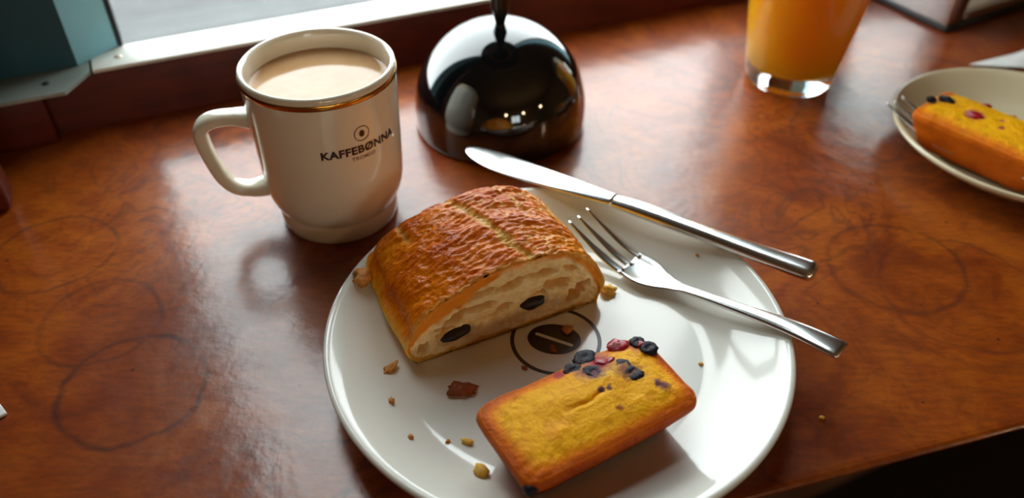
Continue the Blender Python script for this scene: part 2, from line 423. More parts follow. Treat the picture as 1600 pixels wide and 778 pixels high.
# outline following the wall at the back and the skewed front edge
b0, b1 = W(-1.35, 0.5003, 0), W(1.75, 0.5003, 0)
outl = [(-1.35, front_y(-1.35)), (1.62, front_y(1.62)), (b1.x, b1.y), (b0.x, b0.y)]
V = [(x, y + (0.05 if z == 0.0 and i < 2 else 0), z) for z in (0.0, 0.04) for i, (x, y) in enumerate(outl)]
top = mk('counter_top', V, [(3, 2, 1, 0), (4, 5, 6, 7), (0, 1, 5, 4), (1, 2, 6, 5), (2, 3, 7, 6), (3, 0, 4, 7)], M['counter'], ctr, smooth=False)
bm = bmesh.new(); bm.from_mesh(top.data); bm.edges.ensure_lookup_table()
ed = [e for e in bm.edges if all(v.index in (0, 1, 4, 5) for v in e.verts) and abs(e.verts[0].co.z - e.verts[1].co.z) < 1e-6]
bmesh.ops.bevel(bm, geom=ed, offset=0.008, segments=6, profile=0.5, affect='EDGES'); bm.to_mesh(top.data); bm.free()
for x in (-1.0, 0.62, 1.3):
    V, F = box_vf(-0.02, 0.02, -0.02, 0.02, -0.96, 0.0)
    o = mk('bracket_leg', V, F, M['wall_dark'], ctr, smooth=False, loc=(x, front_y(x) + 0.08, 0.0))
tag(ctr, 'lacquered brown burl-wood counter with dark cup rings under everything', 'counter')

# ================================================================ main plate
PC = Vector((0.0200, 0.2420, 0))
def plate_profile(s=1.0, depth=1.0):
    p = [(0, 0.0018), (0.05, 0.0018), (0.054, 0.0002), (0.0575, 0.0), (0.0595, 0.0012), (0.062, 0.0024), (0.073, 0.0045), (0.084, 0.0092), (0.093, 0.0145),
         (0.0985, 0.0178), (0.1000, 0.0192), (0.1001, 0.0203), (0.0994, 0.0211), (0.0982, 0.0213), (0.0965, 0.0207), (0.092, 0.0178), (0.085, 0.0133),
         (0.078, 0.0094), (0.072, 0.0072), (0.068, 0.0063), (0.064, 0.0060), (0.04, 0.0060), (0, 0.0060)]
    return [(r * s, z * depth) for r, z in p]
plate = empty('dinner_plate', PC)
V, F = lathe(plate_profile(), 160)
fix_normals(mk('plate_body', V, F, M['porcelain'], plate))
def annulus(name, r0, r1, z, m, parent, segs=96, cx=0, cy=0):
    V = [(cx + r * math.cos(2 * math.pi * k / segs), cy + r * math.sin(2 * math.pi * k / segs), z) for r in (r0, r1) for k in range(segs)]
    return mk(name, V, [(k, k + segs, (k + 1) % segs + segs, (k + 1) % segs) for k in range(segs)], m, parent, smooth=False)
annulus('logo_ring', 0.0187, 0.0205, 0.0061, M['print'], plate, cy=0.004)
sa = R(-24)
V = []; 
for k_ in range(72):
    a = 2 * math.pi * k_ / 72; x, y = 0.0120 * math.cos(a), 0.0092 * math.sin(a)
    ra = R(-6); V.append((x * math.cos(ra) - y * math.sin(ra) - 0.0007, x * math.sin(ra) + y * math.cos(ra) + 0.0047, 0.0061))
mk('logo_bean', V, [tuple(range(72))], M['print'], plate, smooth=False)
L2, wd = 0.0083, 0.00085; V = []
for k_ in range(24):
    a = math.pi * k_ / 11 if k_ < 12 else math.pi * (k_ - 12) / 11 + math.pi
    cx = L2 if False else 0
    x = (L2 if (k_ < 6 or k_ >= 18) else -L2) + wd * math.cos(a); y = wd * math.sin(a)
    V.append((x * math.cos(sa) - y * math.sin(sa) - 0.0008, x * math.sin(sa) + y * math.cos(sa) + 0.0042, 0.00625))
mk('logo_bean_slit', V, [tuple(range(24))], M['porcelain'], plate, smooth=False)
tag(plate, 'large round white plate with brown coffee-bean emblem, holding pastry and cake', 'plate')

# ================================================================ side plate
SP = Vector((0.3044, 0.4048, 0))
V, F = lathe(plate_profile(0.763, 0.92), 128)
sp = fix_normals(mk('side_plate', V, F, M['cream_china'], loc=SP))
tag(sp, 'small cream plate with a half-seen cake at the right edge', 'plate')

# ================================================================ mug
MC = Vector((-0.0944, 0.3487, 0))
mug = empty('coffee_mug', MC)
def mug_r(z):
    pts = [(0.0, 0.0302), (0.0105, 0.0312), (0.0125, 0.0318), (0.020, 0.0352), (0.027, 0.0362), (0.05, 0.0368), (0.089, 0.0374)]
    for (a, ra), (b, rb) in zip(pts, pts[1:]):
        if z <= b: return ra + (rb - ra) * (z - a) / (b - a)
    return pts[-1][1]
prof = [(0, 0.002), (0.026, 0.002), (0.0275, 0.0), (0.0300, 0.0), (0.0308, 0.0008), (0.0312, 0.004), (0.0313, 0.0100), (0.0310, 0.0107), (0.0312, 0.0113), (0.0322, 0.0130), (0.0338, 0.0162),
        (0.0350, 0.0198), (0.0358, 0.0238), (0.0362, 0.0285), (0.0368, 0.05), (0.0372, 0.075), (0.03745, 0.0868), (0.0372, 0.0884), (0.0363, 0.0892), (0.0352, 0.0888),
        (0.0344, 0.0872), (0.0340, 0.082), (0.0334, 0.05), (0.0325, 0.02), (0.029, 0.010), (0.02, 0.007), (0, 0.007)]
V, F = lathe(prof, 128)
fix_normals(mk('mug_body', V, F, M['mug_china'], mug))
V, F = lathe([(0.03748, 0.0832), (0.03775, 0.0834), (0.0378, 0.0846), (0.03775, 0.0858), (0.03752, 0.0860)], 128)
mk('gold_band', V, F, M['gold'], mug)
# handle
HA = R(193)
path = spline([(0.0335, 0, 0.0620), (0.0440, 0, 0.0640), (0.0545, 0, 0.0635), (0.0603, 0, 0.0592), (0.0608, 0, 0.0510), (0.0588, 0, 0.0400), (0.0558, 0, 0.0300), (0.0505, 0, 0.0232), (0.0420, 0, 0.0210), (0.0335, 0, 0.0222)], 46)
V, F = [], []; S = 20
for i, p in enumerate(path):
    t = (path[min(i + 1, len(path) - 1)] - path[max(i - 1, 0)]).normalized()
    nrm = Vector((-t.z, 0, t.x)); e = min(i, len(path) - 1 - i)
    fl = 1 + 0.35 * max(0, 1 - e / 6)
    for k_ in range(S):
        a = 2 * math.pi * k_ / S
        ca, sa_ = math.cos(a), math.sin(a)
        wd_ = 0.0052 * fl * math.copysign(abs(ca) ** 0.75, ca); th = 0.0036 * fl * math.copysign(abs(sa_) ** 0.75, sa_)
        q = p + nrm * th + Vector((0, 1, 0)) * wd_
        V.append((q.x * math.cos(HA) - q.y * math.sin(HA), q.x * math.sin(HA) + q.y * math.cos(HA), q.z))
for i in range(len(path) - 1):
    for k_ in range(S): F.append((i * S + k_, i * S + (k_ + 1) % S, (i + 1) * S + (k_ + 1) % S, (i + 1) * S + k_))
fix_normals(mk('handle', V, F, M['mug_china'], mug))
# printed name and emblem wrapped round the wall
def wrap_text(body, a0, a1, z0, h, m, name, bold):
    c = bpy.data.curves.new(name, 'FONT'); c.body = body; c.size = 1.0; c.offset = bold; c.resolution_u = 3; c.space_character = 1.06
    o = bpy.data.objects.new(name, c); col.objects.link(o)
    me = bpy.data.meshes.new_from_object(o.evaluated_get(bpy.context.evaluated_depsgraph_get()))
    bpy.data.objects.remove(o); bpy.data.curves.remove(c)
    xs_ = [v.co.x for v in me.vertices]; x0, x1 = min(xs_), max(xs_)
    cap = 0.69
    for v in me.vertices:
        a = a0 + (a1 - a0) * (v.co.x - x0) / (x1 - x0); z = z0 + h * v.co.y / cap
        r = mug_r(z) + 0.00018
        v.co = (r * math.cos(a), r * math.sin(a), z)
    me.materials.clear(); me.materials.append(m); me.name = name
    return link(bpy.data.objects.new(name, me), mug)
wrap_text('KAFFEB\u00d8NNA', R(-83), R(-19.5), 0.0570, 0.0040, M['print'], 'lettering', 0.04)
wrap_text('TROMS\u00d8', R(-61), R(-41), 0.0533, 0.0020, M['print_light'], 'small_lettering', 0.012)
def wrap_disc(name, r0, r1, ac, zc, m, squash=1.0):
    V, F = [], []; n = 40
    for r in (r0, r1):
        for k_ in range(n):
            a = 2 * math.pi * k_ / n; z = zc + r * math.sin(a); rr = mug_r(z) + 0.0002
            th = ac + r * squash * math.cos(a) / rr; V.append((rr * math.cos(th), rr * math.sin(th), z))
    F = [(k_, (k_ + 1) % n, (k_ + 1) % n + n, k_ + n) for k_ in range(n)]
    return mk(name, V, F, m, mug, smooth=False)
wrap_disc('emblem_ring', 0.0036, 0.0041, R(-50.8), 0.0672, M['print_light'])
wrap_disc('emblem_bean', 0.00004, 0.0018, R(-50.8), 0.0672, M['print'], 0.8)
tag(mug, 'white mug of milky coffee with gold rim band and brown lettering', 'mug')
V, F = lathe([(0, 0.0785), (0.020, 0.07855), (0.0310, 0.07865), (0.0334, 0.0789), (0.0342, 0.0795), (0.0339, 0.0780), (0.0338, 0.074), (0, 0.074)], 96)
lat = fix_normals(mk('coffee', V, F, M['latte'], loc=MC)); tag(lat, 'pale milky coffee filling the white mug', 'coffee')

# ================================================================ lamp
LC = Vector((-0.008, 0.442, 0))
lamp = empty('table_lamp', LC)
Rl, zs = 0.0535, 0.0125
prof = [(0, 0.0), (0.0515, 0.0), (0.0530, 0.0015), (0.0535, 0.004), (0.0535, zs)]
prof += [(Rl * math.cos(R(a)), zs + Rl * math.sin(R(a))) for a in range(3, 90, 3)] + [(0, zs + Rl)]
V, F = lathe(prof, 128); fix_normals(mk('dome_base', V, F, M['black_gloss'], lamp))
V, F = lathe([(0, 0.0645), (0.0027, 0.0645), (0.0028, 0.066), (0.0050, 0.0735), (0.0055, 0.0765), (0.0055, 0.345), (0, 0.345)], 32)
fix_normals(mk('pole', V, F, M['black_pole'], lamp))
V, F = lathe([(0.060, 0.335), (0.110, 0.320), (0.112, 0.321), (0.100, 0.345), (0.075, 0.372), (0.040, 0.390), (0, 0.396)], 96)
sh = mk('lamp_shade', V, F, M['black_gloss'], lamp)
V, F = lathe([(0.0, 0.352), (0.050, 0.348), (0.066, 0.334), (0.109, 0.3208)], 96)
mk('shade_lining', V, F, M['copper_paint'], sh)
V, F = lathe([(0.0, 0.322), (0.012, 0.323), (0.050, 0.330), (0.054, 0.346)], 64)
mk('bulb_cover', V, F, M['black_pole'], sh)
tag(lamp, 'black glossy dome-based table lamp standing against the window riser', 'lamp')

# ================================================================ juice glass
GC = Vector((0.1907, 0.5013, 0))
def gr(z): return 0.0288 + 0.0090 * (z / 0.055) - 0.0012 * (z / 0.055) ** 2
def gi(z): return gr(z) - 0.0022
prof = [(0, 0.0010), (0.024, 0.0008), (0.0275, 0.0), (0.0284, 0.0012)] + [(gr(z), z) for z in [0.004 + 0.006 * i for i in range(21)]] + [(gr(0.1262) - 0.0011, 0.1272)]
prof += [(gi(z), z) for z in [0.124 - 0.007 * i for i in range(16)] if z > 0.016] + [(gi(0.015), 0.0155), (gi(0.012) - 0.003, 0.0128), (0.018, 0.0115), (0, 0.0112)]
V, F = lathe(prof, 96); gls = fix_normals(mk('juice_glass', V, F, M['glass'], loc=GC))
tag(gls, 'clear tumbler with thick base, filled with orange juice', 'glass')
prof = [(0, 0.0108), (0.018, 0.0111), (gi(0.012) - 0.0027, 0.0124), (gi(0.015) + 0.0004, 0.0154)] + [(gi(z) + 0.0005, z) for z in [0.02 + 0.008 * i for i in range(12)]] + [(0, 0.108)]
V, F = lathe(prof, 96); ju = fix_normals(mk('orange_juice', V, F, M['juice'], loc=GC))
tag(ju, 'cloudy orange juice inside the clear tumbler', 'juice')

def pz(x, y):
    r = math.hypot(x - PC.x, y - PC.y); pr = [p for p in plate_profile()[13:]][::-1]
    for (a, za), (b, zb) in zip(pr, pr[1:]):
        if r <= b: return za + (zb - za) * (r - a) / max(1e-9, b - a)
    return 0.0213

# ================================================================ chocolate pastry
PA = Vector((0.897, 0.443, 0)).normalized(); PM = Vector((-PA.y, PA.x, 0))
CUT = 0.2255
P0 = PA * 0.110 + PM * (CUT + 0.028) + Vector((0, 0, 0.0060))      # root, at the plate floor
pastry = empty('chocolate_pastry', P0, (0, 0, math.atan2(PA.y, PA.x)))
# local frame: x along the cut face (a-0.110), y into the depth (d-0.028), z above the plate floor
outline = [(-.0440, 0.0002), (-.0472, .0055), (-.0468, .0145), (-.0412, .0250), (-.0285, .0325), (-.0110, .0380), (.0070, .0398), (.0258, .0366), (.0398, .0268), (.0474, .0125), (.0462, .0002)]
NA, ND, DEP = 230, 130, 0.0625
sec = spline([(a, 0, z) for a, z in outline], NA)
def sec_n(i):
    t = (sec[min(i + 1, NA - 1)] - sec[max(i - 1, 0)]).normalized(); return Vector((-t.z, 0, t.x))
SN = [sec_n(i) for i in range(NA)]
V, F, toast, pale = [], [], [], []
nz = lambda x, y, z=0.0: noise.noise(Vector((x, y, z)))
rows = [-2, -1] + list(range(ND))
for jj, j in enumerate(rows):
    d = max(j, 0) / (ND - 1) * DEP
    for i in range(NA):
        p = sec[i]; u = i / (NA - 1)
        # end rounding at the far end
        e = max(0.0, (d - (DEP - 0.015)) / 0.015); k_ = 0.62 + 0.38 * math.sqrt(max(0, 1 - e * e))
        cx = 0.002; q = Vector((cx + (p.x - cx) * (0.5 + 0.5 * k_ if e > 0 else 1), 0, p.z * k_))
        q *= 1.0
        a_ = q.x; topness = sm(0.004, 0.02, p.z)
        # gentle swell of the loaf along its depth, and a lower left shoulder towards the back
        sw = 1 + 0.065 * math.sin(math.pi * min(1, d / DEP)); q.z *= sw
        # wrinkles: long across, short in depth
        w1 = 1 - abs(nz(a_ * 70 + 3, d * 230 + a_ * 40, p.z * 60)) * 2
        w2 = 1 - abs(nz(a_ * 150 + 9, d * 420 - a_ * 60, p.z * 120)) * 2
        w0 = nz(a_ * 38, d * 60, 5.0)
        w1 *= 0.55 + 0.9 * nz(a_ * 60, d * 70, 31.0); w3 = 1 - abs(nz(a_ * 330, d * 620 + a_ * 200, p.z * 250 + 4)) * 2
        h = 0.0011 * w0 + (0.0008 * w1 + 0.00055 * w2 + 0.00035 * w3 + 0.0008 * nz(a_ * 120, d * 170, 44.0)) * topness
        crk = 1 - sm(0.02, 0.10, abs(nz(a_ * 95 + 4, d * 120, 51.0) + 0.25 * nz(a_ * 300, d * 380, 52.0)))
        crk *= topness * sm(-0.002, 0.012, a_ - (-0.0080 + 0.018 * (1 - d / DEP))) * (0.5 + 0.7 * nz(a_ * 60, d * 60, 53.0)); h -= 0.0006 * max(0, crk)
        # torn seam running front to back, the right-hand slab standing proud of the left
        ash = -0.0080 + 0.018 * (1 - d / DEP) + 0.0022 * nz(d * 120, 1.3)
        ds = a_ - ash; sw_ = 0.0020 + 0.0014 * nz(d * 110, 17.0); ds2 = ds + 0.0012 * nz(d * 420, a_ * 300, 6.0); seam = math.exp(-(ds2 / sw_) ** 4) * topness * (0.75 + 0.5 * nz(d * 150, 7.7))
        h += -0.0011 * seam + 0.0007 * sm(0.0, 0.003, ds) * topness
        as2 = 0.016 + 0.012 * (1 - d / DEP) + 0.003 * nz(d * 90, 4.1); s2 = math.exp(-((a_ - as2) / 0.0011) ** 2) * topness * sm(0.02, 0.035, d)
        h -= 0.0009 * s2
        as3 = -0.030 + 0.002 * nz(d * 90, 9.1); s3 = math.exp(-((a_ - as3) / 0.001) ** 2) * topness * sm(0.035, 0.045, d)
        h -= 0.0008 * s3
        # rolled fold low on the left flank
        fold = math.exp(-((u - 0.075) / 0.03) ** 2) * (0.7 + 0.4 * nz(d * 70, 2.2)); h += 0.0020 * fold - 0.0012 * math.exp(-((u - 0.135) / 0.018) ** 2)
        foldr = math.exp(-((u - 0.93) / 0.03) ** 2) * (0.7 + 0.6 * nz(d * 90, 12.2)); h += 0.0014 * foldr
        ragged = (0.0014 * nz(a_ * 200, 0.7) + 0.0014 * nz(a_ * 600, 3.7)) * topness
        if j < 0:
            sc_ = 0.0022 if j == -2 else 0.0007
            q = q - SN[i] * sc_ + SN[i] * h
            y = -0.0002 - 0.0005 * (j == -1) + ragged
            if j == -2: y += 0.0035
        else:
            q = q + SN[i] * h
            y = d + ragged * max(0, 1 - d / 0.004)
        wp = P0 + PA * q.x + PM * (y - 0.028)
        q.z = max(q.z, pz(wp.x, wp.y) - 0.0060 + 0.0002)          # the soft underside follows the plate
        V.append((q.x, y - 0.028, q.z))
        tt = 0.38 + 0.5 * topness + 0.28 * w0 + 0.22 * (w1 - 0.4) - 0.55 * fold - 0.6 * foldr - 0.25 * sm(0.02, 0.042, a_)
        toast.append(min(1.1, max(0, tt))); pl_ = max(seam, 0.7 * s2, 0.6 * s3, 0.8 * crk)
        flk = sm(0.25, 0.5, nz(a_ * 170, d * 130, 21)) * sm(-0.004, 0.03, a_) * 0.55 * topness * sm(.3, .8, w1)
        edgeflk = math.exp(-(d / 0.0016) ** 2) * (0.5 + 0.6 * nz(a_ * 300, 8)) * 0.8
        pale.append(min(1, max(0, max(pl_, flk, edgeflk if j >= 0 else 0.5))))
nr = len(rows)
for j in range(nr - 1):
    for i in range(NA - 1): F.append((j * NA + i, j * NA + i + 1, (j + 1) * NA + i + 1, (j + 1) * NA + i))
# far-end cap and underside
last = (nr - 1) * NA
c0 = len(V); V.append((0.002, DEP - 0.028 + 0.002, 0.012)); toast.append(0.5); pale.append(0)
for i in range(NA - 1): F.append((last + i, last + i + 1, c0))
F.append((last + NA - 1, last, c0))
for j in range(nr - 1): F.append((j * NA, (j + 1) * NA, (j + 1) * NA + NA - 1, j * NA + NA - 1))
crust = fix_normals(mk('crust', V, F, M['crust'], pastry)); fattr(crust, 'toast', toast); fattr(crust, 'pale', pale)
# cut face
NU, NV = 190, 84
top_ = spline([(a, 0, z) for a, z in outline], NU)
CAV = [(-.0195, .0195, .0150, .0024, .20, .0042), (-.041, .0065, .0030, .0034, .3, .003), (.036, .0105, .0062, .0042, .55, .0030), (.024, .0195, .0075, .0030, -.15, .003),
       (.002, .0275, .0085, .0026, .12, .0032), (-.012, .0280, .0070, .0018, .25, .003), (.017, .0285, .0070, .0020, -.1, .0026), (.0135, .0165, .0055, .0022, .1, .0028),
       (-.003, .0150, .0060, .0018, .25, .0022), (-.030, .0115, .0050, .0026, .5, .0024), (.031, .0260, .0045, .0018, -.5, .002), (-.028, .0225, .0070, .0014, .5, .002)]
V, F, edge_, cav_ = [], [], [], []
for v in range(NV):
    for u in range(NU):
        uu = u / (NU - 1); vv = v / (NV - 1); tp = top_[u]
        ax = -.0440 + (.0462 + .0440) * uu
        x = ax + (tp.x - ax) * vv; z = 0.0002 + (tp.z - 0.0002) * vv
        # distance below the crust
        lam = nz(x * 70, z * 110, 3.0)
        dep = 0.0010 * nz(x * 160, z * 160, 1.0) + 0.0007 * nz(x * 420, z * 420, 8.0)
        lay = math.sin((vv * 5.5 + 1.5 * lam) * 2 * math.pi); dep += 0.00055 * lay
        cv = 0.0
        for (ca, cz, ra, rz, sl, dd) in CAV:
            dx = x - ca; dz = (z - cz) - sl * dx + 14 * dx * dx
            rr = (dx / ra) ** 2 + (dz / rz) ** 2 + 0.7 * nz(x * 300 + ca * 900, z * 300)
            g = 1 - sm(0.35, 1.15, rr); cv = max(cv, g); dep += dd * g * 0.5 if False else 0
            dep = max(dep, 1.7 * dd * g + dep * (1 - g))
        for ca, cz, ra, rz, sl in ((-.0248, .0083, .0085, .0042, .16), (.0130, .0112, .0075, .0048, .0)):
            dx = x - ca; dz = (z - cz) - sl * dx; rr = (dx / ra) ** 2 + (dz / rz) ** 2
            dep = dep * sm(0.8, 1.6, rr) + 0.0012 * (1 - sm(0.8, 1.3, rr))
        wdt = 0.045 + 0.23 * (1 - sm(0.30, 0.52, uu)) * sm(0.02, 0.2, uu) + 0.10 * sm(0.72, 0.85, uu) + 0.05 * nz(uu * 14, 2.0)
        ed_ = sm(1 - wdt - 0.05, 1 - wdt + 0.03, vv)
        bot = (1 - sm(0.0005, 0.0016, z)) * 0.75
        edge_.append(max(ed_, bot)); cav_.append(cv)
        V.append((x, -0.028 + 0.0012 + dep - 0.0009 * ed_, z))
for v in range(NV - 1):
    for u in range(NU - 1): F.append((v * NU + u, v * NU + u + 1, (v + 1) * NU + u + 1, (v + 1) * NU + u))
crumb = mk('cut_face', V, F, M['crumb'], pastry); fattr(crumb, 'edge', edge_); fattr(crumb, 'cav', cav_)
for ca, cz, ra, rz, sl, sd in ((-.0248, .0083, .0080, .0036, .16, 1), (.0130, .0112, .0068, .0040, .02, 2)):
    o = blob('chocolate_stick', ra, 0.006, rz, M['choc'], pastry, (ca, -0.028 + 0.0052, cz), amp=0.16, freq=2.2, seed=sd, sub=3)
    for v in o.data.vertices:
        v.co.x = math.copysign((abs(v.co.x) / ra) ** 0.75 * ra, v.co.x)
    for v in o.data.vertices:      # square the ends a little and lean with the crumb
        v.co.z += sl * v.co.x
tag(pastry, 'flaky golden pastry half, its cut face showing two dark chocolate sticks', 'pastry')

# ================================================================ cakes
def cake_mesh(name, L, Wd, H, m, seed, dome=0.003, crack=True):
    NS, V, F, toast = 200, [], [], []
    rings = [(0.0, 0.0, 1)] + [(0.80 * k_ / 6, 0.0, 1.0) for k_ in range(1, 6)]
    prof = []
    for k_ in range(8): prof.append((0.10 + 0.53 * k_ / 7, 0.0, 0.9))
    for k_ in range(1, 14): f = k_ / 13; prof.append((0.64 + 0.355 * f ** 0.9, 0.0008 + (H - 0.0045) * f, 0.86 - 0.06 * f))
    for k_ in range(1, 7): a = R(90 * k_ / 6); prof.append((0.995 - 0.05 * (1 - math.cos(a)), H - 0.0037 + 0.0037 * math.sin(a), 0.80 - 0.20 * k_ / 6))
    for k_ in range(1, 34): f = k_ / 34; prof.append((0.945 * (1 - f), H + dome * (1 - (1 - f) ** 2.2), max(0.0, 0.80 - 2.4 * f)))
    for (s, z, tt) in prof:
        for k_ in range(NS):
            a = 2 * math.pi * k_ / NS; c, sn = math.cos(a), math.sin(a)
            ex = 2 / 9.0
            x = L / 2 * math.copysign(abs(c) ** ex, c); y = Wd / 2 * math.copysign(abs(sn) ** ex, sn)
            # keep the border width even on long and short sides
            inset = (1 - s) * Wd / 2 if s > 0.5 else None
            if inset is not None: x *= (L / 2 - inset) / (L / 2); y *= (Wd / 2 - inset) / (Wd / 2)
            else:
                g = s / 0.5; x *= g * (L / 2 - Wd / 4) / (L / 2); y *= g * 0.5
            n1 = nz(x * 120 + seed * 9, y * 120, z * 120); n2 = nz(x * 380, y * 380 + seed, z * 380)
            up_ = sm(H * 0.8, H, z)
            zz = z + (0.0006 * n1 + 0.00028 * n2) * (0.2 + up_) if z > 0.0005 else z
            if crack and up_ > 0.5:
                yc = -0.002 + 0.0022 * nz(x * 160, 3.3) + 0.10 * (x + 0.02); zz -= 0.0011 * math.exp(-((y - yc) / 0.0007) ** 2) * sm(-0.026, -0.02, x) * (1 - sm(0.004, 0.012, x))
            k2 = 1 + 0.012 * n1
            V.append((x * k2, y * k2, zz)); toast.append(max(0, min(1, tt + 0.12 * n1)))
    for j in range(len(prof) - 1):
        for k_ in range(NS): F.append((j * NS + k_, j * NS + (k_ + 1) % NS, (j + 1) * NS + (k_ + 1) % NS, (j + 1) * NS + k_))
    c0 = len(V); V += [(0, 0, 0), (0, 0, H + dome)]; toast += [0.9, 0]
    n0 = (len(prof) - 1) * NS
    for k_ in range(NS): F.append((k_, c0, (k_ + 1) % NS)); F.append((n0 + k_, n0 + (k_ + 1) % NS, c0 + 1))
    return V, F, toast

CA = R(31.5)
CK = Vector((0.0292, 0.1920, 0.0080))
def to_cake(x, y):
    dx, dy = x - CK.x, y - CK.y
    return (dx * math.cos(CA) + dy * math.sin(CA), -dx * math.sin(CA) + dy * math.cos(CA))
purple, pink, creamy = s2l(96, 44, 70), s2l(170, 40, 70), s2l(244, 214, 120)
st_w = [(.0315, .2110, .0110, creamy, .6), (.0290, .2090, .0085, pink, .6), (.0345, .2125, .0075, pink, .9), (.0315, .2062, .0055, purple, .9), (.0455, .2070, .0065, purple, .75), (.0185, .2055, .003, pink, .85), (.0582, .2001, .0032, purple, .95), (.0565, .2020, .0025, purple, .9),
        (.0338, .1967, .0016, purple, .95), (.0374, .1980, .0016, purple, .95), (.0525, .2225, .0065, pink, .6), (.0399, .1886, .0016, s2l(150, 60, 20), .9), (.0432, .2237, .0055, pink, .6)]
M['cake'] = cake_mat('cake_berry_top', [(*to_cake(x, y), r, c, s) for x, y, r, c, s in st_w])
cake = empty('berry_cake', CK, (0, R(2.0), CA))
V, F, tt = cake_mesh('cake', 0.0810, 0.0415, 0.0205, M['cake'], 1)
cb = fix_normals(mk('sponge', V, F, M['cake'], cake)); fattr(cb, 'toast', tt)
def cake_z(x, y): return 0.0205 + 0.0022 * max(0, 1 - (abs(y) / 0.02) ** 2.2)
for i, (x, y, rx, ry, mm, nm) in enumerate([(.0292, .2155, .0042, .0034, 'berry', 'blueberry'), (.0238, .2075, .0036, .0034, 'berry', 'blueberry'), (.0316, .2066, .0034, .0030, 'berry', 'blueberry'),
        (.0432, .2090, .0040, .0034, 'berry', 'blueberry'), (.0468, .2062, .0040, .0032, 'berry', 'blueberry'), (.0512, .2243, .0028, .0026, 'berry', 'blueberry'), (.0553, .2205, .0030, .0030, 'berry', 'blueberry'),
        (.0430, .2225, .0038, .0030, 'red', 'raspberry'), (.0528, .2226, .0018, .0018, 'red', 'raspberry'), (.0352, .2118, .0026, .0014, 'red', 'raspberry'), (.0392, .2128, .0022, .0014, 'red', 'raspberry')]):
    lx, ly = to_cake(x, y)
    rx *= 1.22; ry *= 1.22
    o = blob(nm, rx, ry, 0.0013, M[mm], cake, (lx, ly, cake_z(lx, ly) - 0.0002), amp=0.30, freq=1.9, seed=i, sub=3, rot=i * 1.3)
    if mm == 'berry':
        for v in o.data.vertices:          # sunken crown of a baked blueberry
            r_ = math.hypot(v.co.x / rx, v.co.y / ry)
            if v.co.z > 0: v.co.z -= 0.0008 * math.exp(-(r_ / 0.45) ** 2)
lx, ly = to_cake(.0072, .1565)
blob('blueberry', .0030, .0026, .0026, M['berry'], cake, (-0.0375, -0.0180, 0.0165), amp=0.2, seed=31)
tag(cake, 'golden rectangular cake bar with blueberries, in front of the pastry', 'cake')

C2 = Vector((0.2705, 0.3885, 0.0085)); C2A = R(-50)
M['cake2'] = cake_mat('cake_side_top', [(-.010, -.004, .0065, pink, .9), (-.030, .002, .006, purple, .7), (.003, .001, .0018, pink, .8), (.0055, -.006, .0022, pink, .8), (-.033, .012, .004, s2l(170, 60, 20), .8)])
cake2 = empty('berry_cake', C2, (0, 0, C2A))
V, F, tt = cake_mesh('cake', 0.0775, 0.0420, 0.0225, M['cake2'], 4, dome=0.0050, crack=False)
cb = fix_normals(mk('sponge', V, F, M['cake2'], cake2)); fattr(cb, 'toast', [x * 0.72 for x in tt])
for i, (x, y, rx, ry, mm, nm) in enumerate([(-.0100, -.0040, .0052, .0034, 'red', 'raspberry'), (-.0290, .0000, .0050, .0026, 'berry', 'blueberry'), (-.0350, -.0060, .0028, .0030, 'berry', 'blueberry'), (-.012, .0165, .0028, .002, 'red', 'raspberry')]):
    blob(nm, rx, ry, 0.0018, M[mm], cake2, (x, y, 0.0225 + 0.0045 * max(0, 1 - (abs(y) / 0.02) ** 2.2) - 0.0002), amp=0.3, freq=1.9, seed=i + 40, sub=3)
tag(cake2, 'yellow cake bar with a red berry on the small cream plate', 'cake')
ch = blob('cake_chunk', .0050, .0042, .0046, M['flake'], None, (0.3085, 0.4300, 0.0088), amp=0.35, seed=77, sub=3)
tag(ch, 'broken orange cake chunk behind the bar on the cream plate', 'cake piece')

# ================================================================ cutlery
def sweep(stations, S=20, power=1.0):
    """stations: (x, y, z, half width, half thickness); returns a closed tube along local x."""
    V, F = [], []
    for (x, y, z, hw, ht) in stations:
        for k_ in range(S):
            a = 2 * math.pi * k_ / S; c, s_ = math.cos(a), math.sin(a)
            V.append((x, y + hw * math.copysign(abs(c) ** power, c), z + ht * math.copysign(abs(s_) ** power, s_)))
    n = len(stations)
    for i in range(n - 1):
        for k_ in range(S): F.append((i * S + k_, i * S + (k_ + 1) % S, (i + 1) * S + (k_ + 1) % S, (i + 1) * S + k_))
    F.append(tuple(range(S))[::-1]); F.append(tuple(range((n - 1) * S, n * S)))
    return V, F

def interp(tab, x):
    """smooth cubic Hermite through (x, values...) rows"""
    n = len(tab); x = min(max(x, tab[0][0]), tab[-1][0])
    k_ = 0
    while k_ < n - 2 and x > tab[k_ + 1][0]: k_ += 1
    def slope(i, c):
        a, b = max(i - 1, 0), min(i + 1, n - 1)
        return (tab[b][c] - tab[a][c]) / (tab[b][0] - tab[a][0])
    x0, x1 = tab[k_][0], tab[k_ + 1][0]; h = x1 - x0; t = (x - x0) / h; out = []
    for c in range(1, len(tab[0])):
        out.append((2 * t ** 3 - 3 * t ** 2 + 1) * tab[k_][c] + (t ** 3 - 2 * t ** 2 + t) * h * slope(k_, c) + (-2 * t ** 3 + 3 * t ** 2) * tab[k_ + 1][c] + (t ** 3 - t ** 2) * h * slope(k_ + 1, c))
    return out

# knife: local x from the tip to the handle end
kt, ke = Vector((-0.0265, 0.3735, 0.0212)), Vector((0.1392, 0.2712, 0.0212))
KL = (ke - kt).length
knife = empty('table_knife', kt, (0, 0, math.atan2(ke.y - kt.y, ke.x - kt.x)))
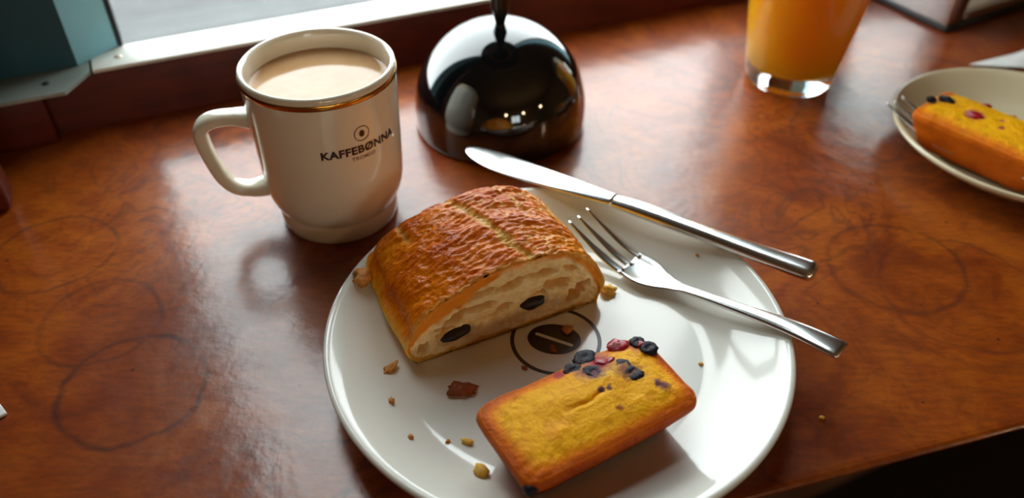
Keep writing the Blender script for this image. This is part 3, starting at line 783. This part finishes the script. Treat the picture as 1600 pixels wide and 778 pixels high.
# x: centre y, z, half width, half thickness
tabb = [(0.0, .0010, .0022, .0006, .0003), (0.002, .0008, .0022, .0030, .0005), (0.008, .0002, .0022, .0060, .0006), (0.020, -.0006, .0022, .0082, .0007), (0.038, -.0004, .0022, .0085, .0008), (0.058, .0004, .0023, .0074, .0010), (0.078, .0008, .0026, .0058, .0018), (0.092, .0005, .0030, .0046, .0026)]
V, F = sweep([(x,) + tuple(interp(tabb, x)) for x in [0.092 * (i / 44) for i in range(45)]], 20, 0.8)
mk('blade', V, F, M['steel'], knife)
tabh = [(0.090, .0005, .0029, .0046, .0025), (0.105, .0, .0032, .0044, .0030), (0.14, 0, .0034, .0048, .0032), (0.175, 0, .0036, .0058, .0035), (KL - 0.004, 0, .0038, .0064, .0037), (KL - 0.0012, 0, .0038, .0058, .0033), (KL, 0, .0038, .0040, .0020)]
V, F = sweep([(x,) + tuple(interp(tabh, x)) for x in [0.090 + (KL - 0.090) * i / 60 for i in range(61)]], 24, 0.9)
mk('handle', V, F, M['steel'], knife)
tag(knife, 'steel table knife lying across the back rim of the plate', 'knife')

def make_fork(name, p0, p1, L, zt, label):
    """zt: table of x -> z of the fork's centre line above p0's z"""
    f = empty(name, p0, (0, 0, math.atan2(p1.y - p0.y, p1.x - p0.x)))
    zat = lambda x: interp(zt, x)[0]
    # head
    hw = [(0.034, .0098), (0.040, .0103), (0.046, .0096), (0.052, .0072), (0.058, .0045), (0.064, .0033)]
    NXh, NYh = 24, 12; V, F = [], []
    for sgn in (1, -1):
        for i in range(NXh + 1):
            x = 0.033 + (0.064 - 0.033) * i / NXh; h_ = interp(hw, x)[0]
            for j in range(NYh + 1):
                y = h_ * (2 * j / NYh - 1); th = 0.0007
                V.append((x, y, zat(x) + 0.0016 * (y / 0.0103) ** 2 * (1 - sm(.045, .06, x)) + sgn * th * (1 if 0 < j < NYh else 0.2)))
    m_ = (NXh + 1) * (NYh + 1)
    for i in range(NXh):
        for j in range(NYh):
            a = i * (NYh + 1) + j; q = (a, a + 1, a + NYh + 2, a + NYh + 1)
            F.append(q); F.append(tuple(x + m_ for x in q[::-1]))
    for i in range(NXh):
        for j in (0, NYh):
            a = i * (NYh + 1) + j; F.append((a, a + NYh + 1, a + NYh + 1 + m_, a + m_))
    for i in (0, NXh):
        for j in range(NYh):
            a = i * (NYh + 1) + j; F.append((a, a + 1, a + 1 + m_, a + m_))
    fix_normals(mk('head', V, F, M['steel'], f))
    for yc in (-0.0076, 0.0, 0.0076):
        st = []
        for i in range(21):
            x = 0.0355 * i / 20; g = i / 20
            st.append((x, yc * (0.93 + 0.07 * g), zat(x) + 0.0016 * (yc / 0.0103) ** 2, 0.0006 + 0.0017 * min(1, g * 1.6), 0.0005 + 0.0003 * g))
        V, F = sweep(st, 12, 0.7); fix_normals(mk('tine', V, F, M['steel'], f))
    th_ = [(0.054, .0036, .0006), (0.061, .0034, .0011), (0.068, .0030, .0014), (0.085, .0032, .0016), (0.115, .0046, .0017), (L - 0.003, .0058, .0016), (L, .0054, .0012)]
    st = []
    for i in range(41):
        x = 0.054 + (L - 0.054) * i / 40; h_, t_ = interp(th_, x); st.append((x, 0, zat(x), h_, t_))
    V, F = sweep(st, 16, 0.85); fix_normals(mk('handle', V, F, M['steel'], f))
    tag(f, label, 'fork'); return f
f0, f1 = Vector((0.0330, 0.3165, 0.0008)), Vector((0.1363, 0.2228, 0.0008))
make_fork('dessert_fork', f0, f1, (f1 - f0).length, [(0.0, .0205), (0.012, .0150), (0.026, .0100), (0.040, .0078), (0.052, .0088), (0.065, .0120), (0.085, .0165), (0.110, .0218), (0.125, .0240), (0.145, .0252)],
          'steel three-tined fork lying on the large white plate beside the knife')
f0, f1 = Vector((0.2335, 0.4330, 0.0)), Vector((0.2900, 0.3370, 0.0))
make_fork('dessert_fork', f0, f1, 0.139, [(0.0, .0215), (0.012, .0185), (0.026, .0155), (0.040, .0135), (0.052, .0140), (0.065, .0160), (0.085, .0195), (0.110, .0225), (0.145, .0235)],
          'steel fork tucked beside the cake on the small cream plate')

# ================================================================ napkin holder and papers
NHc = Vector((0.3294, 0.5746, 0)); NA_ = R(29)
nh = empty('napkin_holder', NHc, (0, 0, NA_))
def nbox(name, b, m, bev=0.0):
    V, F = box_vf(*b); o = mk(name, V, F, m, nh, smooth=False)
    if bev: bevel(o, bev)
    return o
nbox('base_plate', (-0.002, 0.122, -0.002, 0.087, 0.0, 0.004), M['black_plastic'], 0.001)
nbox('side_panel', (0.0, 0.0025, 0.0, 0.085, 0.004, 0.12), M['chrome'], 0.0008)
nbox('side_panel', (0.1175, 0.12, 0.0, 0.085, 0.004, 0.12), M['chrome'], 0.0008)
nbox('back_panel', (0.0025, 0.1175, 0.0825, 0.085, 0.004, 0.12), M['chrome'], 0.0008)
nbox('front_lip', (0.0025, 0.018, 0.0, 0.0025, 0.004, 0.12), M['chrome'], 0.0006)
nbox('front_lip', (0.102, 0.1175, 0.0, 0.0025, 0.004, 0.12), M['chrome'], 0.0006)
nbox('front_rail', (0.018, 0.102, 0.0, 0.0025, 0.004, 0.012), M['chrome'], 0.0006)
tag(nh, 'chrome napkin holder with black base in the far right corner', 'napkin holder')
ns = empty('napkin_stack', NHc + Vector((0, 0, 0.0042)), (0, 0, NA_))
for i in range(18):
    V, F = box_vf(0.006, 0.114, 0.0045 + i * 0.0042, 0.0045 + i * 0.0042 + 0.0036, 0, 0.105 + 0.002 * math.sin(i * 2.1)); mk('napkin', V, F, M['paper'], ns, smooth=False)
tag(ns, 'white napkins standing inside the chrome holder', 'napkins')

def crumpled(name, pts_fn, nx, ny, m, loc, label, cat):
    V = [pts_fn(i / nx, j / ny) for j in range(ny + 1) for i in range(nx + 1)]
    F = [(j * (nx + 1) + i, j * (nx + 1) + i + 1, (j + 1) * (nx + 1) + i + 1, (j + 1) * (nx + 1) + i) for j in range(ny) for i in range(nx)]
    o = mk(name, V, F, m, loc=loc)
    md = o.modifiers.new('paper', 'SOLIDIFY'); md.thickness = 0.0006; md.offset = 1
    return tag(o, label, cat)
def napk(u, v):
    # quadrilateral with a pointed near corner, lifting into a fold on its far right side
    a, b, c, d = Vector((0.0, 0.0, 0)), Vector((0.115, -0.015, 0)), Vector((0.135, 0.085, 0)), Vector((0.05, 0.022, 0))
    p = (a * (1 - u) + b * u) * (1 - v) + (d * (1 - u) + c * u) * v
    z = 0.0012 + 0.034 * sm(0.25, 0.7, u) * sm(0.25, 0.9, v) + 0.0035 * sm(.1, .4, u) * (0.5 + nz(p.x * 60, p.y * 60, 2))
    return (p.x, p.y, z)
crumpled('paper_napkin', napk, 40, 30, M['paper'], (0.3245, 0.519, 0.0), 'crumpled white napkin lying behind the small cream plate', 'napkin')

# small paper corner at the left edge
pk = [(-0.2093, 0.2068), (-0.2145, 0.2020), (-0.245, 0.2130), (-0.238, 0.2330)]
V = [(x + 0.2093, y - 0.2068, z) for z in (0.0004, 0.0018) for x, y in pk]
ps = mk('paper_sachet', V, [(3, 2, 1, 0), (4, 5, 6, 7)] + [(i, (i + 1) % 4, (i + 1) % 4 + 4, i + 4) for i in range(4)], M['paper'], smooth=False, loc=(-0.2093, 0.2068, 0)); bevel(ps, 0.0004, 2)
tag(ps, 'white paper sachet corner at the far left edge of the counter', 'sachet')

# ================================================================ flakes and crumbs
FL = [(-.0205, .2165, .0060, .0036, .0016, 'flake_dark', 'large toasted brown flake on the plate between pastry and cake'),
      (-.0519, .2267, .0042, .0016, .0010, 'flake', 'flat golden flake just below the near left corner of the pastry'),
      (-.0489, .2084, .0016, .0012, .0009, 'flake', 'small golden crumb left on the plate below the flat flake'),
      (-.0391, .1899, .0014, .0011, .0008, 'flake', 'small golden crumb lowest on the left side of the plate'),
      (-.0247, .1906, .0010, .0008, .0006, 'flake', 'tiny golden crumb beside the upright sliver left of the cake'),
      (-.0171, .1907, .0014, .0028, .0010, 'flake_pale', 'golden sliver of crust just left of the cake'),
      (-.0110, .1755, .0030, .0026, .0018, 'flake_pale', 'pale yellow flake beside the front left side of the cake'),
      (.0826, .2324, .0010, .0008, .0006, 'flake_pale', 'tiny pale crumb right of the cake on the plate'),
      (.0255, .2520, .0030, .0024, .0012, 'flake', 'golden flake lying on the upper right of the bean emblem'),
      (.0185, .2402, .0026, .0014, .0005, 'flake_dark', 'thin brown flake on the lower part of the bean emblem'),
      (.0059, .2291, .0014, .0010, .0006, 'flake_dark', 'small brown crumb on the lower left of the emblem ring'),
      (.0462, .2770, .0036, .0030, .0022, 'flake_pale', 'pale yellow flake at the right foot of the pastry'),
      (-.0690, .2700, .0048, .0038, .0030, 'flake', 'golden crumpled flake at the left foot of the pastry'),
      (.0902, .2941, .0010, .0008, .0006, 'flake', 'tiny golden crumb on the plate between knife and fork'),
      (.0932, .2700, .0012, .0009, .0006, 'flake_pale', 'tiny pale crumb on the plate below the fork handle')]
for i, (x, y, rx, ry, rz, mm, lab) in enumerate(FL):
    o = blob('pastry_flake', rx, ry, rz, M[mm], None, (x, y, pz(x, y) + rz * 0.75 + 0.0001), amp=0.65, freq=1.9, seed=i + 5, sub=3 if rx > .003 else 2, rot=i * 0.9)
    tag(o, lab, 'pastry flake', 'loose pastry flakes on the large plate')
o = blob('pastry_flake', .0012, .0008, .0007, M['flake_pale'], None, (0.093, 0.169, 0.0006), amp=0.5, seed=60)
o.location = (0.1300, 0.2085, 0.0006)
tag(o, 'tiny pale crumb on the wood right of the large plate', 'crumb')
